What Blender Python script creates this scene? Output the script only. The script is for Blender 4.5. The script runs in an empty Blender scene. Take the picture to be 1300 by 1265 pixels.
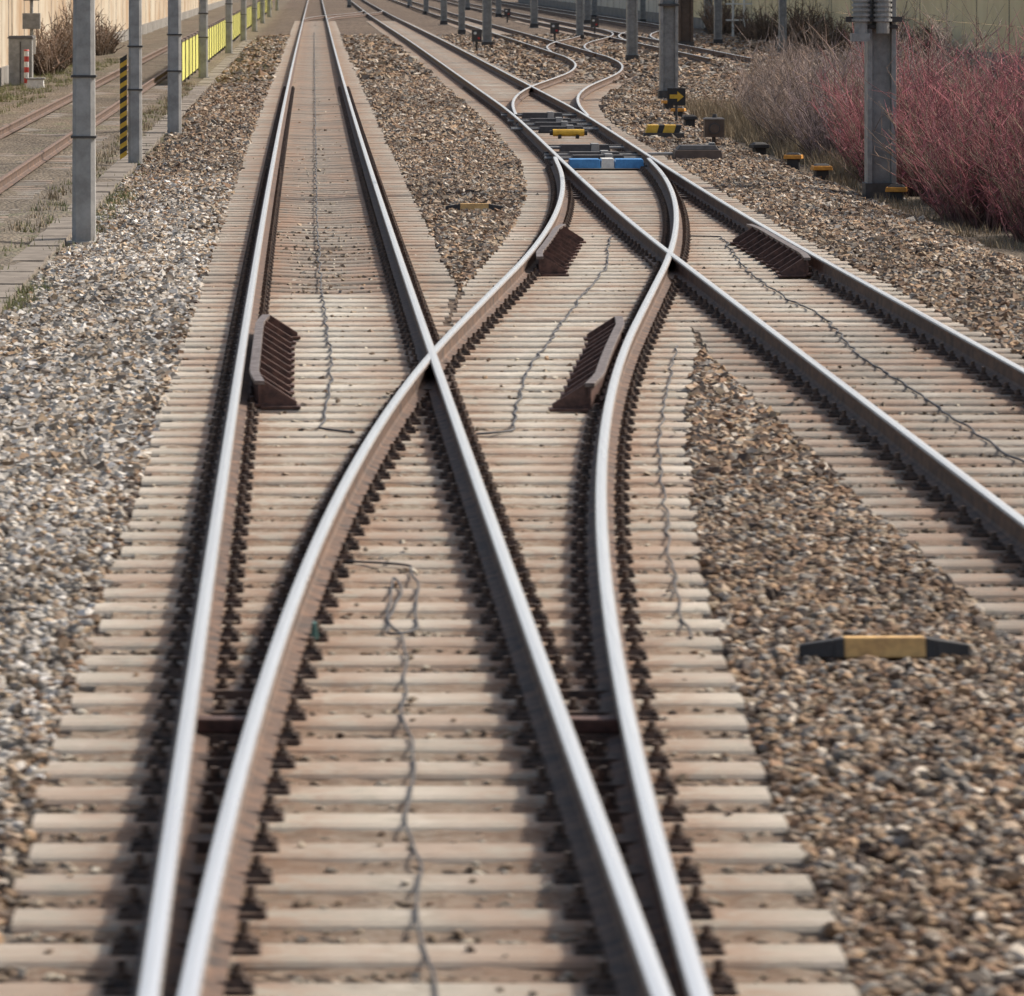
import bpy, math, random
import numpy as np
from mathutils import Vector
random.seed(7); rng=np.random.default_rng(7)
S=bpy.context.scene
COL=S.collection

# ------------------------------------------------------------ materials
def newmat(name):
    m=bpy.data.materials.new(name); m.use_nodes=True
    nt=m.node_tree; b=nt.nodes['Principled BSDF']
    return m,nt,b
def N(nt,t,**k):
    n=nt.nodes.new(t)
    for a,v in k.items(): setattr(n,a,v)
    return n
def ramp(nt,stops,interp='LINEAR'):
    r=nt.nodes.new('ShaderNodeValToRGB'); cr=r.color_ramp; cr.interpolation=interp
    while len(cr.elements)<len(stops): cr.elements.new(0.5)
    for e,(p,c) in zip(cr.elements,stops):
        e.position=p; e.color=(c[0],c[1],c[2],1)
    return r
def noise(nt,vec,scale,detail=4,rough=.6):
    n=nt.nodes.new('ShaderNodeTexNoise'); n.inputs['Scale'].default_value=scale
    n.inputs['Detail'].default_value=detail; n.inputs['Roughness'].default_value=rough
    nt.links.new(vec,n.inputs['Vector']); return n.outputs['Fac']
def mixc(nt,fac,a,b,mode='MIX'):
    m=nt.nodes.new('ShaderNodeMix'); m.data_type='RGBA'; m.blend_type=mode
    for s,v in ((m.inputs[0],fac),(m.inputs[6],a),(m.inputs[7],b)):
        if hasattr(v,'node'): nt.links.new(v,s)
        elif isinstance(v,(int,float)): s.default_value=v
        else: s.default_value=(v[0],v[1],v[2],1)
    return m.outputs[2]
def math_(nt,op,a,b=0.,clamp=False):
    m=nt.nodes.new('ShaderNodeMath'); m.operation=op; m.use_clamp=clamp
    for s,v in ((m.inputs[0],a),(m.inputs[1],b)):
        if hasattr(v,'node'): nt.links.new(v,s)
        else: s.default_value=v
    return m.outputs[0]
def smooth(nt,v,a,b):
    m=nt.nodes.new('ShaderNodeMapRange'); m.interpolation_type='SMOOTHSTEP'
    nt.links.new(v,m.inputs[0]); m.inputs[1].default_value=a; m.inputs[2].default_value=b
    return m.outputs[0]
def simple(name,c,rough=.7,metal=0.,var=.35,scale=6.,c2=None,bump=.15,bscale=40,detail=6):
    m,nt,b=newmat(name); tc=N(nt,'ShaderNodeTexCoord').outputs['Object']
    f=noise(nt,tc,scale,detail,.65)
    c2=c2 or tuple(x*(1-var) for x in c)
    r=ramp(nt,[(.36,c2),(.62,c)]); nt.links.new(f,r.inputs[0])
    nt.links.new(r.outputs[0],b.inputs['Base Color'])
    b.inputs['Roughness'].default_value=rough; b.inputs['Metallic'].default_value=metal
    if bump>0:
        f2=noise(nt,tc,bscale,5,.7); bp=nt.nodes.new('ShaderNodeBump')
        bp.inputs['Strength'].default_value=bump; bp.inputs['Distance'].default_value=.01
        nt.links.new(f2,bp.inputs['Height']); nt.links.new(bp.outputs[0],b.inputs['Normal'])
    return m
M={}
M['rustrail']=simple('rail_side_rust',(.17,.10,.065),.75,0,scale=7,c2=(.055,.04,.034))
M['fast']=simple('fastener_steel',(.13,.085,.062),.7,.1,scale=22,c2=(.035,.027,.023))
M['checkr']=simple('check_rail_rust',(.16,.085,.065),.7,.1,scale=14,c2=(.06,.035,.03))
M['checktop']=simple('check_rail_top',(.24,.20,.18),.5,.5,scale=14,c2=(.10,.07,.06))
M['oldtop']=simple('old_rail_top',(.24,.15,.10),.6,.2,scale=10,c2=(.13,.08,.055))
M['concrete']=simple('mast_concrete',(.42,.415,.40),.85,0,scale=3.5,c2=(.27,.265,.25))
M['steelgrey']=simple('galvanised_steel',(.36,.36,.35),.6,.15,scale=5,c2=(.23,.23,.22))
M['steeldark']=simple('dark_steel',(.085,.08,.078),.6,.2,scale=8)
M['brownsteel']=simple('brown_steel',(.14,.10,.075),.6,.1,scale=5)
M['yellow']=simple('yellow_paint',(.78,.48,.05),.55,0,scale=8,c2=(.58,.33,.03))
M['lime']=simple('lime_yellow_paint',(.74,.72,.18),.55,0,scale=1.5,c2=(.55,.54,.14))
M['dullyellow']=simple('weathered_yellow_paint',(.72,.45,.17),.7,0,scale=14,c2=(.45,.27,.11))
M['black']=simple('black_paint',(.035,.033,.032),.6,0,scale=12)
M['blue']=simple('blue_paint',(.08,.30,.62),.5,0,scale=8,c2=(.05,.2,.45))
M['white']=simple('white_paint',(.78,.78,.75),.6,0,scale=8,c2=(.6,.6,.57))
M['red']=simple('red_paint',(.55,.05,.04),.5,0,scale=8)
M['orange']=simple('orange_paint',(.78,.36,.05),.6,0,scale=10,c2=(.5,.22,.04))
M['wire']=simple('cable_rubber',(.075,.075,.08),.6,0,scale=20)
M['teal']=simple('teal_plastic',(.07,.18,.16),.5)
M['cream']=simple('cream_panel',(.80,.69,.43),.85,0,scale=.5,c2=(.68,.57,.34),bump=.3,bscale=6)
M['greywall']=simple('grey_panel',(.62,.59,.51),.85,0,scale=.4,c2=(.5,.47,.40))
M['plinth']=simple('wall_plinth_concrete',(.28,.265,.24),.9,0,scale=.8,c2=(.16,.15,.135))
M['stained']=simple('stained_render',(.52,.46,.36),.9,0,scale=.28,c2=(.36,.24,.14),bump=.3,bscale=6)
M['trough']=simple('trough_concrete',(.25,.215,.175),.9,0,scale=3,c2=(.15,.125,.10))

m,nt,b=newmat('polished_rail_head'); tc=N(nt,'ShaderNodeTexCoord').outputs['Object']
mp=nt.nodes.new('ShaderNodeMapping'); mp.inputs['Scale'].default_value=(45,.5,1); nt.links.new(tc,mp.inputs[0])
f=noise(nt,mp.outputs[0],1.,5,.7); r=ramp(nt,[(.3,(.74,.74,.75)),(.7,(.95,.955,.97))]); nt.links.new(f,r.inputs[0])
nt.links.new(r.outputs[0],b.inputs['Base Color']); b.inputs['Metallic'].default_value=.62
rr=nt.nodes.new('ShaderNodeMapRange'); nt.links.new(f,rr.inputs[0]); rr.inputs[3].default_value=.32; rr.inputs[4].default_value=.18
nt.links.new(rr.outputs[0],b.inputs['Roughness']); M['railtop']=m
M['railedge']=simple('rail_head_edge',(.34,.32,.31),.42,.7,scale=15,c2=(.18,.15,.13))

m,nt,b=newmat('ballast_stone'); a=nt.nodes.new('ShaderNodeAttribute'); a.attribute_name='col'
tc=N(nt,'ShaderNodeTexCoord').outputs['Object']; f=noise(nt,tc,60,3)
r=ramp(nt,[(.3,(.7,.68,.66)),(.7,(1.25,1.25,1.25))]); nt.links.new(f,r.inputs[0])
nt.links.new(mixc(nt,1.,a.outputs['Color'],r.outputs[0],'MULTIPLY'),b.inputs['Base Color']); b.inputs['Roughness'].default_value=.85; M['stone']=m

m,nt,b=newmat('twigs_and_blades'); a=nt.nodes.new('ShaderNodeAttribute'); a.attribute_name='col'
nt.links.new(a.outputs['Color'],b.inputs['Base Color']); b.inputs['Roughness'].default_value=.8; M['twig']=m

def bedmat(name,crib):
    m,nt,b=newmat(name); tc=N(nt,'ShaderNodeTexCoord').outputs['Object']
    at=nt.nodes.new('ShaderNodeAttribute'); at.attribute_name='dat'
    sp=nt.nodes.new('ShaderNodeSeparateColor'); nt.links.new(at.outputs['Color'],sp.inputs[0])
    f=noise(nt,tc,7,7,.75); f2=noise(nt,tc,.9,4,.65); f4=noise(nt,tc,2.6,5,.7)
    if not crib:
        cream=ramp(nt,[(.28,(.34,.305,.245)),(.48,(.53,.49,.41)),(.70,(.68,.64,.56))])
        grey=ramp(nt,[(.3,(.15,.13,.105)),(.55,(.25,.225,.19)),(.75,(.34,.315,.275))])
        nt.links.new(f,cream.inputs[0]); nt.links.new(f,grey.inputs[0])
    else:
        v=nt.nodes.new('ShaderNodeTexVoronoi'); v.inputs['Scale'].default_value=26; nt.links.new(tc,v.inputs['Vector'])
        sv=nt.nodes.new('ShaderNodeSeparateColor'); nt.links.new(v.outputs['Color'],sv.inputs[0])
        k=math_(nt,'ADD',math_(nt,'MULTIPLY',sv.outputs[0],.5),math_(nt,'MULTIPLY',f,.5))
        cream=ramp(nt,[(.2,(.23,.175,.12)),(.5,(.38,.32,.24)),(.8,(.53,.48,.39))])
        grey=ramp(nt,[(.2,(.06,.048,.036)),(.5,(.125,.10,.078)),(.8,(.22,.19,.155))])
        nt.links.new(k,cream.inputs[0]); nt.links.new(k,grey.inputs[0])
    c=mixc(nt,sp.outputs[2],cream.outputs[0],grey.outputs[0])
    tone=nt.nodes.new('ShaderNodeMapRange'); nt.links.new(sp.outputs[1],tone.inputs[0]); tone.inputs[3].default_value=.80; tone.inputs[4].default_value=1.10
    cc=nt.nodes.new('ShaderNodeCombineColor')
    for i in range(3): nt.links.new(tone.outputs[0],cc.inputs[i])
    c=mixc(nt,1.,c,cc.outputs[0],'MULTIPLY')
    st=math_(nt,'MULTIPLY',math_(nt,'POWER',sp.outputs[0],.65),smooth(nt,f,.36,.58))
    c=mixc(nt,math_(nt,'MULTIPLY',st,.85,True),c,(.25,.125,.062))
    st2=math_(nt,'MULTIPLY',smooth(nt,f2,.47,.64),.5)
    c=mixc(nt,st2,c,(.34,.215,.145))
    st3=math_(nt,'MULTIPLY',smooth(nt,f4,.56,.70),.4)
    c=mixc(nt,st3,c,(.20,.165,.13))
    xyz=nt.nodes.new('ShaderNodeSeparateXYZ'); nt.links.new(tc,xyz.inputs[0])
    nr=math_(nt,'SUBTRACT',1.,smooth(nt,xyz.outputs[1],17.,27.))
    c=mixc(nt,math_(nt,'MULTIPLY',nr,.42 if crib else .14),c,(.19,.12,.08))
    nt.links.new(c,b.inputs['Base Color']); b.inputs['Roughness'].default_value=.92
    f3=noise(nt,tc,45,6,.75); bp=nt.nodes.new('ShaderNodeBump'); bp.inputs['Strength'].default_value=.9 if crib else .6; bp.inputs['Distance'].default_value=.02 if crib else .014
    nt.links.new(f3,bp.inputs['Height']); nt.links.new(bp.outputs[0],b.inputs['Normal']); return m
M['sleeper']=bedmat('sleeper_surface',False); M['crib']=bedmat('crib_infill',True)

m,nt,b=newmat('ground_ballast_soil'); tc=N(nt,'ShaderNodeTexCoord').outputs['Object']
v=nt.nodes.new('ShaderNodeTexVoronoi'); v.inputs['Scale'].default_value=15; nt.links.new(tc,v.inputs['Vector'])
sv=nt.nodes.new('ShaderNodeSeparateColor'); nt.links.new(v.outputs['Color'],sv.inputs[0])
mpf=nt.nodes.new('ShaderNodeMapping'); mpf.inputs['Scale'].default_value=(3.4,.30,1); nt.links.new(tc,mpf.inputs[0])
farn=noise(nt,mpf.outputs[0],1.6,7,.85)
key=math_(nt,'ADD',math_(nt,'MULTIPLY',sv.outputs[0],.5),math_(nt,'MULTIPLY',math_(nt,'SUBTRACT',farn,.36),1.7),True)
brown=ramp(nt,[(0,(.03,.022,.017)),(.3,(.085,.058,.04)),(.6,(.16,.115,.08)),(.85,(.25,.19,.14)),(1,(.38,.33,.27))]); nt.links.new(key,brown.inputs[0])
pale=ramp(nt,[(0,(.11,.09,.07)),(.35,(.24,.21,.17)),(.7,(.38,.35,.30)),(1,(.6,.57,.51))]); nt.links.new(key,pale.inputs[0])
xyz=nt.nodes.new('ShaderNodeSeparateXYZ'); nt.links.new(tc,xyz.inputs[0])
nl=noise(nt,tc,.8,5,.65); nb=noise(nt,tc,.16,4,.6)
xx=math_(nt,'ADD',xyz.outputs[0],math_(nt,'MULTIPLY',math_(nt,'SUBTRACT',nl,.5),1.2))
pm=math_(nt,'MULTIPLY',math_(nt,'SUBTRACT',1.,smooth(nt,xx,-1.3,-1.0)),math_(nt,'SUBTRACT',1.,smooth(nt,xyz.outputs[1],60.,105.)))
c=mixc(nt,pm,brown.outputs[0],pale.outputs[0])
soilr=ramp(nt,[(.30,(.05,.038,.025)),(.44,(.115,.09,.062)),(.56,(.20,.165,.12)),(.66,(.28,.24,.185)),(.8,(.13,.12,.065))])
nf=noise(nt,tc,5,7,.8); nt.links.new(math_(nt,'ADD',math_(nt,'MULTIPLY',nf,.5),math_(nt,'ADD',math_(nt,'MULTIPLY',nl,.25),math_(nt,'MULTIPLY',farn,.25))),soilr.inputs[0])
sl=math_(nt,'SUBTRACT',1.,smooth(nt,xx,-3.3,-2.8)); sr=smooth(nt,xx,7.9,8.8)
srf=math_(nt,'MULTIPLY',sr,math_(nt,'SUBTRACT',1.,smooth(nt,xyz.outputs[1],92.,112.)))
so=math_(nt,'MAXIMUM',math_(nt,'MULTIPLY',sl,.8),math_(nt,'MULTIPLY',srf,.8))
c=mixc(nt,so,c,soilr.outputs[0])
big=ramp(nt,[(.3,(.68,.67,.66)),(.7,(1.2,1.17,1.12))]); nt.links.new(nb,big.inputs[0])
c=mixc(nt,1.,c,big.outputs[0],'MULTIPLY')
gm=math_(nt,'MULTIPLY',smooth(nt,nl,.54,.66),math_(nt,'SUBTRACT',1.,smooth(nt,xx,-3.0,-2.6)))
c=mixc(nt,math_(nt,'MULTIPLY',gm,.5),c,(.10,.115,.05))
nt.links.new(c,b.inputs['Base Color']); b.inputs['Roughness'].default_value=.95
bp=nt.nodes.new('ShaderNodeBump'); bp.inputs['Strength'].default_value=1.; bp.inputs['Distance'].default_value=.05; bp.invert=True
nt.links.new(v.outputs['Distance'],bp.inputs['Height']); nt.links.new(bp.outputs[0],b.inputs['Normal']); M['ground']=m

# ------------------------------------------------------------ mesh helpers
class MB:
    def __init__(s,*mats): s.v=[];s.f=[];s.m=[];s.mats=list(mats)
    def mi(s,k):
        if k not in s.mats: s.mats.append(k)
        return s.mats.index(k)
    def hexa(s,P,mat):
        o=len(s.v); s.v+=P; i=s.mi(mat)
        for q in ((0,3,2,1),(4,5,6,7),(0,1,5,4),(1,2,6,5),(2,3,7,6),(3,0,4,7)):
            s.f.append([o+a for a in q]); s.m.append(i)
    def box(s,x0,x1,y0,y1,z0,z1,mat,ix=0,iy=0):
        s.hexa([(x0,y0,z0),(x1,y0,z0),(x1,y1,z0),(x0,y1,z0),(x0+ix,y0+iy,z1),(x1-ix,y0+iy,z1),(x1-ix,y1-iy,z1),(x0+ix,y1-iy,z1)],mat)
    def cyl(s,p0,p1,r0,r1,mat,n=10):
        p0=Vector(p0);p1=Vector(p1);d=(p1-p0).normalized(); u=d.orthogonal().normalized(); w=d.cross(u); o=len(s.v); i=s.mi(mat)
        for p,r in ((p0,r0),(p1,r1)):
            for k in range(n):
                a=2*math.pi*k/n; s.v.append(tuple(p+u*math.cos(a)*r+w*math.sin(a)*r))
        for k in range(n):
            s.f.append([o+k,o+(k+1)%n,o+n+(k+1)%n,o+n+k]); s.m.append(i)
        s.f.append([o+k for k in range(n)][::-1]); s.m.append(i)
        s.f.append([o+n+k for k in range(n)]); s.m.append(i)
    def prism(s,poly,y0,y1,mat):
        o=len(s.v); n=len(poly); i=s.mi(mat)
        s.v+=[(p[0],y0,p[1]) for p in poly]+[(p[0],y1,p[1]) for p in poly]
        for k in range(n): s.f.append([o+k,o+(k+1)%n,o+n+(k+1)%n,o+n+k]); s.m.append(i)
        s.f.append([o+k for k in range(n)]); s.m.append(i); s.f.append([o+n+k for k in range(n)][::-1]); s.m.append(i)
    def obj(s,name,parent=None,bevel=0,loc=None,rotz=0):
        me=bpy.data.meshes.new(name); me.from_pydata(s.v,[],s.f)
        for k in s.mats: me.materials.append(M[k])
        me.polygons.foreach_set('material_index',s.m); me.update()
        ob=bpy.data.objects.new(name,me); COL.objects.link(ob)
        if parent: ob.parent=parent
        if loc: ob.location=loc
        ob.rotation_euler[2]=rotz
        if bevel:
            bm=ob.modifiers.new('bevel','BEVEL'); bm.width=bevel; bm.segments=2; bm.limit_method='ANGLE'
        return ob
def empty(name,loc=(0,0,0)):
    e=bpy.data.objects.new(name,None); COL.objects.link(e); e.location=loc; e.empty_display_size=.2; return e
def npmesh(name,V,F,mat,col=None,parent=None):
    me=bpy.data.meshes.new(name); k=F.shape[1]
    me.vertices.add(len(V)); me.vertices.foreach_set('co',V.astype(np.float32).ravel())
    me.loops.add(F.size); me.loops.foreach_set('vertex_index',F.astype(np.int32).ravel())
    me.polygons.add(len(F)); me.polygons.foreach_set('loop_start',np.arange(0,F.size,k,dtype=np.int32))
    me.polygons.foreach_set('use_smooth',np.zeros(len(F),dtype=bool))
    me.update(calc_edges=True)
    if col is not None:
        a=me.color_attributes.new('col','FLOAT_COLOR','POINT')
        c=np.ones((len(V),4),dtype=np.float32); c[:,:3]=col; a.data.foreach_set('color',c.ravel())
    me.materials.append(M[mat]); ob=bpy.data.objects.new(name,me); COL.objects.link(ob)
    if parent: ob.parent=parent
    return ob

# ------------------------------------------------------------ alignment
G=.7535
def sstep(t): t=np.clip(t,0,1); return t*t*(3-2*t)
def c1(y): return .34*np.exp(-np.asarray(y,float)/55.)
def c2(y): y=np.asarray(y,float); return c1(y)+4.5-.08+.50*sstep((y-50)/60.)-.35*sstep((y-170)/200.)
def c3(y): return c2(y)+4.75
def c4(y): return c2(y)+9.6
CL=-5.45
T0=7.5; LT=73.0
def off(s):
    s=np.asarray(s,float)
    def half(s): return np.where(s<33.,s*s/600.,1.815+(s-33.)*.11)+.05*sstep(s/6.)
    mid=LT/2; sc=2.25/float(half(np.array(mid)))
    a=half(np.clip(s,0,mid))*sc; b=4.5-half(np.clip(LT-s,0,mid))*sc
    return np.where(s<mid,a,b)
def xo(fa,fb,t):
    return lambda y:fa(y)+off(np.asarray(y,float)-t)*(fb(y)-fa(y))/4.5
cx=xo(c1,c2,T0); T1=96.; cx2=xo(c2,c3,T1)

ZS=-.19
prof=[(-.075,-.172),(-.075,-.160),(-.02,-.145),(-.010,-.13),(-.009,-.05),(-.032,-.038),(-.036,-.014),(-.028,-.003),(0,0),(.028,-.003),(.036,-.014),(.032,-.038),(.009,-.05),(.010,-.13),(.02,-.145),(.075,-.160),(.075,-.172)]
def rail(name,fx,y0,y1,parent,zt=0,top='railtop',side='rustrail',edge='railedge'):
    ys=[];y=y0
    while y<y1:
        ys.append(y); y+= .8 if y<100 else 3.
    ys.append(y1); n=len(prof); vs=[];fs=[];ms=[]
    for y in ys:
        x=float(fx(y)); dx=(float(fx(y+.2))-float(fx(y-.2)))/.4; l=math.hypot(1,dx); nx,ny=1/l,-dx/l
        for (a,h) in prof: vs.append((x+nx*a,y+ny*a,zt+h))
    for i in range(len(ys)-1):
        for k in range(n):
            k2=(k+1)%n; fs.append([i*n+k,(i+1)*n+k,(i+1)*n+k2,i*n+k2]); ms.append(0 if k in(7,8) else (2 if k in (6,9) else 1))
    fs.append(list(range(n))); ms.append(1); fs.append([(len(ys)-1)*n+k for k in range(n)][::-1]); ms.append(1)
    me=bpy.data.meshes.new(name); me.from_pydata(vs,[],fs); me.materials.append(M[top]); me.materials.append(M[side]); me.materials.append(M[edge])
    me.polygons.foreach_set('material_index',ms); me.update()
    ob=bpy.data.objects.new(name,me); COL.objects.link(ob); ob.parent=parent; return ob

main=empty('railway_track'); second=empty('railway_track'); third=empty('railway_track'); fourth=empty('railway_track'); siding=empty('railway_track')
cross=empty('crossover_track'); cross2=empty('crossover_track')
def pair(f,a,b,p,zt=0,top='railtop',edge='railedge',da=0,db=0):
    rail('rail_a',lambda y:f(y)-G,a+da,b+db,p,zt,top,'rustrail',edge); rail('rail_b',lambda y:f(y)+G,a,b,p,zt,top,'rustrail',edge)
pair(c1,2,700,main); pair(c2,2,700,second); pair(cx,T0+3,T0+LT-4,cross,-.003,da=1,db=.5); pair(cx2,T1+3,T1+LT,cross2,-.003,da=1)
pair(c3,T1+LT,700,third); pair(c4,165,700,fourth); pair(lambda y:CL,10,600,siding,-.08,'oldtop','rustrail')
cross3=empty('crossover_track'); cross4=empty('crossover_track'); fifth=empty('railway_track')
cx3=xo(c3,c4,176.); cx4=xo(c1,c2,300.); c5=lambda y:c2(y)+14.3; cx5=xo(c4,c5,205.)
pair(cx3,179,176+LT,cross3,-.003); pair(cx4,303,300+LT,cross4,-.003); pair(c5,205+LT,700,fifth); pair(cx5,208,205+LT,fifth,-.004)

RAILS=[(lambda y:c1(y)-G,2,700),(lambda y:c1(y)+G,2,700),(lambda y:c2(y)-G,2,700),(lambda y:c2(y)+G,2,700),
       (lambda y:cx(y)-G,T0+4,T0+LT-3.5),(lambda y:cx(y)+G,T0+3,T0+LT-4)]
RAILS2=RAILS+[(lambda y:cx2(y)-G,T1+4,T1+LT),(lambda y:cx2(y)+G,T1+3,T1+LT),(lambda y:c3(y)-G,T1+LT,700),(lambda y:c3(y)+G,T1+LT,700),(lambda y:c4(y)-G,165,700),(lambda y:c4(y)+G,165,700)]
def raildist(x,y):
    x=np.asarray(x,float); y=np.asarray(y,float); d=np.full(np.broadcast(x,y).shape,9.)
    for f,a,b_ in RAILS2:
        d=np.where((y>a)&(y<b_),np.minimum(d,np.abs(x-f(y))),d)
    return d

E=.55
YSPLIT=42.6
def spans(y):
    a1,b1=float(c1(y))-G-E,float(c1(y))+G+E; a2,b2=float(c2(y))-G-E,float(c2(y))+G+E
    if y<T0: out=[(a1,b1,0.),(a2,b2,.7)]
    elif y<YSPLIT:
        r=float(cx(y))+G+E; r=min(r,(r+a2)/2-.03) if r>a2 else r
        out=[(a1,r,0.),(max(a2,r+.06),b2,.7)]
    elif y<T0+LT+3:
        l=float(cx(y))-G-E; rr=b1
        if l<b1: mm=(l+b1)/2; l=mm+.04; rr=mm-.04
        g=0. if y<47 else .9
        out=[(a1,rr,g),(max(l,0),b2,.2 if y<60 else .45)]
    elif y<T1: out=[(a1,b1,.9),(a2,b2,.8)]
    elif y<T1+40: out=[(a1,b1,.9),(a2,float(cx2(y))+G+E,.7)]
    elif y<T1+LT: out=[(a1,b1,.9),(a2,b2,.8),(max(b2+.05,float(cx2(y))-G-E),float(cx2(y))+G+E,.8)]
    else: out=[(a1,b1,.9),(a2,b2,.8),(float(c3(y))-G-E,float(c3(y))+G+E,.8)]
    if y>165: out.append((float(c4(y))-G-E,float(c4(y))+G+E,.8))
    return out
cs=[(-.15,-.14),(-.15,-.026),(-.135,-.010),(-.10,0),(.10,0),(.135,-.010),(.15,-.026),(.15,-.14)]
ccr=[(-.17,-.10),(-.165,-.020),(-.08,-.034),(.08,-.034),(.165,-.020),(.17,-.10)]
def build_sleepers(name,parent,ylist,getspans,ztop=ZS,cs=cs,mat='sleeper',crib=False):
    V=[];F=[];D=[]
    for y in ylist:
        for (x0,x1,g) in getspans(y):
            if crib: x0+=.03+random.uniform(0,.05); x1-=.03+random.uniform(0,.05)
            n=max(2,int((x1-x0)/(.11 if y<70 else .4))); jx=random.uniform(-.03,.03); tone=random.random() if not crib else random.uniform(.3,.7); zz=ztop+random.uniform(-.006,.004)
            jy=random.uniform(-.012,.012) if not crib else 0; sk=random.uniform(-.005,.005) if not crib else 0
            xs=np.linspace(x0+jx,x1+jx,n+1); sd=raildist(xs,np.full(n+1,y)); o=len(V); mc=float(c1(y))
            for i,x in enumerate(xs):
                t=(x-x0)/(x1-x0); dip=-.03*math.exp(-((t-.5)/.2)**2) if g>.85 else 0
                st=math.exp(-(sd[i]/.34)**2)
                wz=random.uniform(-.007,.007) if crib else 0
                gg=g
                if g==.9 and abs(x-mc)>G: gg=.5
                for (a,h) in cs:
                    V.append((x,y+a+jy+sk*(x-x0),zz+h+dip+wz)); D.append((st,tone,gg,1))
            m_=len(cs)
            for i in range(n):
                for k in range(m_-1):
                    F.append((o+i*m_+k,o+i*m_+k+1,o+(i+1)*m_+k+1,o+(i+1)*m_+k))
            F.append(tuple(o+k for k in range(m_))[::-1]); F.append(tuple(o+n*m_+k for k in range(m_)))
    me=bpy.data.meshes.new(name); me.from_pydata(V,[],F)
    a=me.color_attributes.new('dat','FLOAT_COLOR','POINT'); a.data.foreach_set('color',np.array(D,dtype=np.float32).ravel())
    me.materials.append(M[mat]); me.update(); ob=bpy.data.objects.new(name,me); COL.objects.link(ob); ob.parent=parent
YS=[10+.6*i for i in range(int(300/.6))]
def pick(k,add=0):
    def f(y):
        s=spans(y-add); return [s[k]] if k<len(s) else []
    return f
for k,p,yl in ((0,main,YS),(1,second,YS),(2,third,[y for y in YS if y>T1+40]),(3,fourth,[y for y in YS if y>165])):
    build_sleepers('sleepers',p,yl,pick(k))
    build_sleepers('crib_infill',p,[y+.3 for y in yl if y<200],pick(k,.3),ZS,ccr,'crib',True)
build_sleepers('sleepers',siding,[30+.65*i for i in range(300)],lambda y:[(CL-1.3,CL+1.3,1.)],-.298)

def fasteners(parent,fs,ylist):
    mb=MB('fast','checkr')
    for y in ylist:
        for f,a,b_ in fs:
            if not(a<y<b_): continue
            x=float(f(y)); sl=(float(f(y+.5))-float(f(y-.5)))
            others=[float(g(y)) for g,a2,b2 in RAILS if a2<y<b2 and abs(float(g(y))-x)>.02]
            mb.box(x-.17,x+.17,y-.08,y+.08,ZS+.001,ZS+.018,'fast',.004,.004)
            for sgn in(-1,1):
                px=x+sgn*.115; py=y-sl*sgn*.1
                if any(abs(o-px)<.09 for o in others): continue
                if y<75:
                    j=random.uniform(-.006,.006); jr=random.uniform(-.01,.01)
                    mb.box(px-.036,px+.036,py-.045+j,py+.045+j,ZS+.018,ZS+.044,'fast',.012,.012)
                    mb.cyl((px,py,ZS+.043),(px,py,ZS+.057),.030,.030,'fast',8)
                    mb.cyl((px,py,ZS+.057),(px,py,ZS+.092+jr),.018,.016,'fast',6)
                    q=x+sgn*.152
                    mb.cyl((q,py-.045,ZS+.018),(q,py-.045,ZS+.036),.014,.012,'fast',6)
                    mb.cyl((q,py+.045,ZS+.018),(q,py+.045,ZS+.036),.014,.012,'fast',6)
                else: mb.box(px-.045,px+.045,py-.045,py+.045,ZS+.018,ZS+.07,'fast',.02,.02)
    mb.obj('rail_fasteners',parent)
YF=[y for y in YS if y<130]
fasteners(main,RAILS[0:2],YF); fasteners(second,RAILS[2:4],YF); fasteners(cross,RAILS[4:6],YF)
mb=MB('fast')
for y in [y for y in YS if y<21]+[y for y in YS if 66<y<80]:
    for k in (-1,1):
        xa=float((c1 if y<40 else cx)(y))+k*G; xb=float((cx if y<40 else c2)(y))+k*G
        if abs(xb-xa)>.07: mb.box(xa+.03,xb-.03,y-.09,y+.09,ZS+.004,ZS+.04,'fast',0,.01)
mb.obj('slide_chairs',cross)
mb=MB('checkr')
for k in(-1,1):
    y=19.6; xa=float(c1(y))+k*G; xb=float(cx(y))+k*G; mb.box(xa+.02,xb-.02,y-.05,y+.05,-.15,-.09,'checkr')
mb.obj('rail_spacer_blocks',cross,bevel=.008)
mb=MB('teal')
mb.box(float(cx(22.4))-G+.09,float(cx(22.4))-G+.13,22.36,22.44,-.16,-.08,'teal',.01,.01)
mb.obj('rail_contact_clips',cross,bevel=.006)

def checkrail(f,y0,y1,sgn,parent):
    mb=MB('checkr','checktop')
    ys=np.linspace(y0,y1,15)
    def cxr(y):
        e=min(y-y0,y1-y); fl=.05*max(0,1-e/.8); return float(f(y))+sgn*(.118+fl)
    for i in range(len(ys)-1):
        a,b_=ys[i],ys[i+1]; xa,xb=cxr(a),cxr(b_)
        for (w,z0,z1,mt) in((.036,-.012,.018,'checktop'),(.011,-.15,-.012,'checkr'),(.05,-.172,-.15,'checkr')):
            mb.hexa([(xa-w,a,z0),(xa+w,a,z0),(xb+w,b_,z0),(xb-w,b_,z0),(xa-w,a,z1),(xa+w,a,z1),(xb+w,b_,z1),(xb-w,b_,z1)],mt)
    y=y0+.05
    while y<y1:
        x=cxr(y)+sgn*.012
        poly=[(x,-.165),(x+sgn*.26,-.165),(x+sgn*.26,-.14),(x+sgn*.03,.008),(x,.008)]
        mb.prism(poly,y-.03,y+.03,'checkr'); mb.box(min(x,x+sgn*.29),max(x,x+sgn*.29),y-.08,y+.08,-.188,-.167,'checkr')
        y+=.6
    mb.obj('check_rail',parent,bevel=.003)
checkrail(RAILS[0][0],34.5,41.2,1,main); checkrail(RAILS[5][0],34.3,41.0,-1,cross)
checkrail(RAILS[4][0],49.6,56.,1,cross); checkrail(RAILS[3][0],49.4,56.,-1,second)
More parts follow.
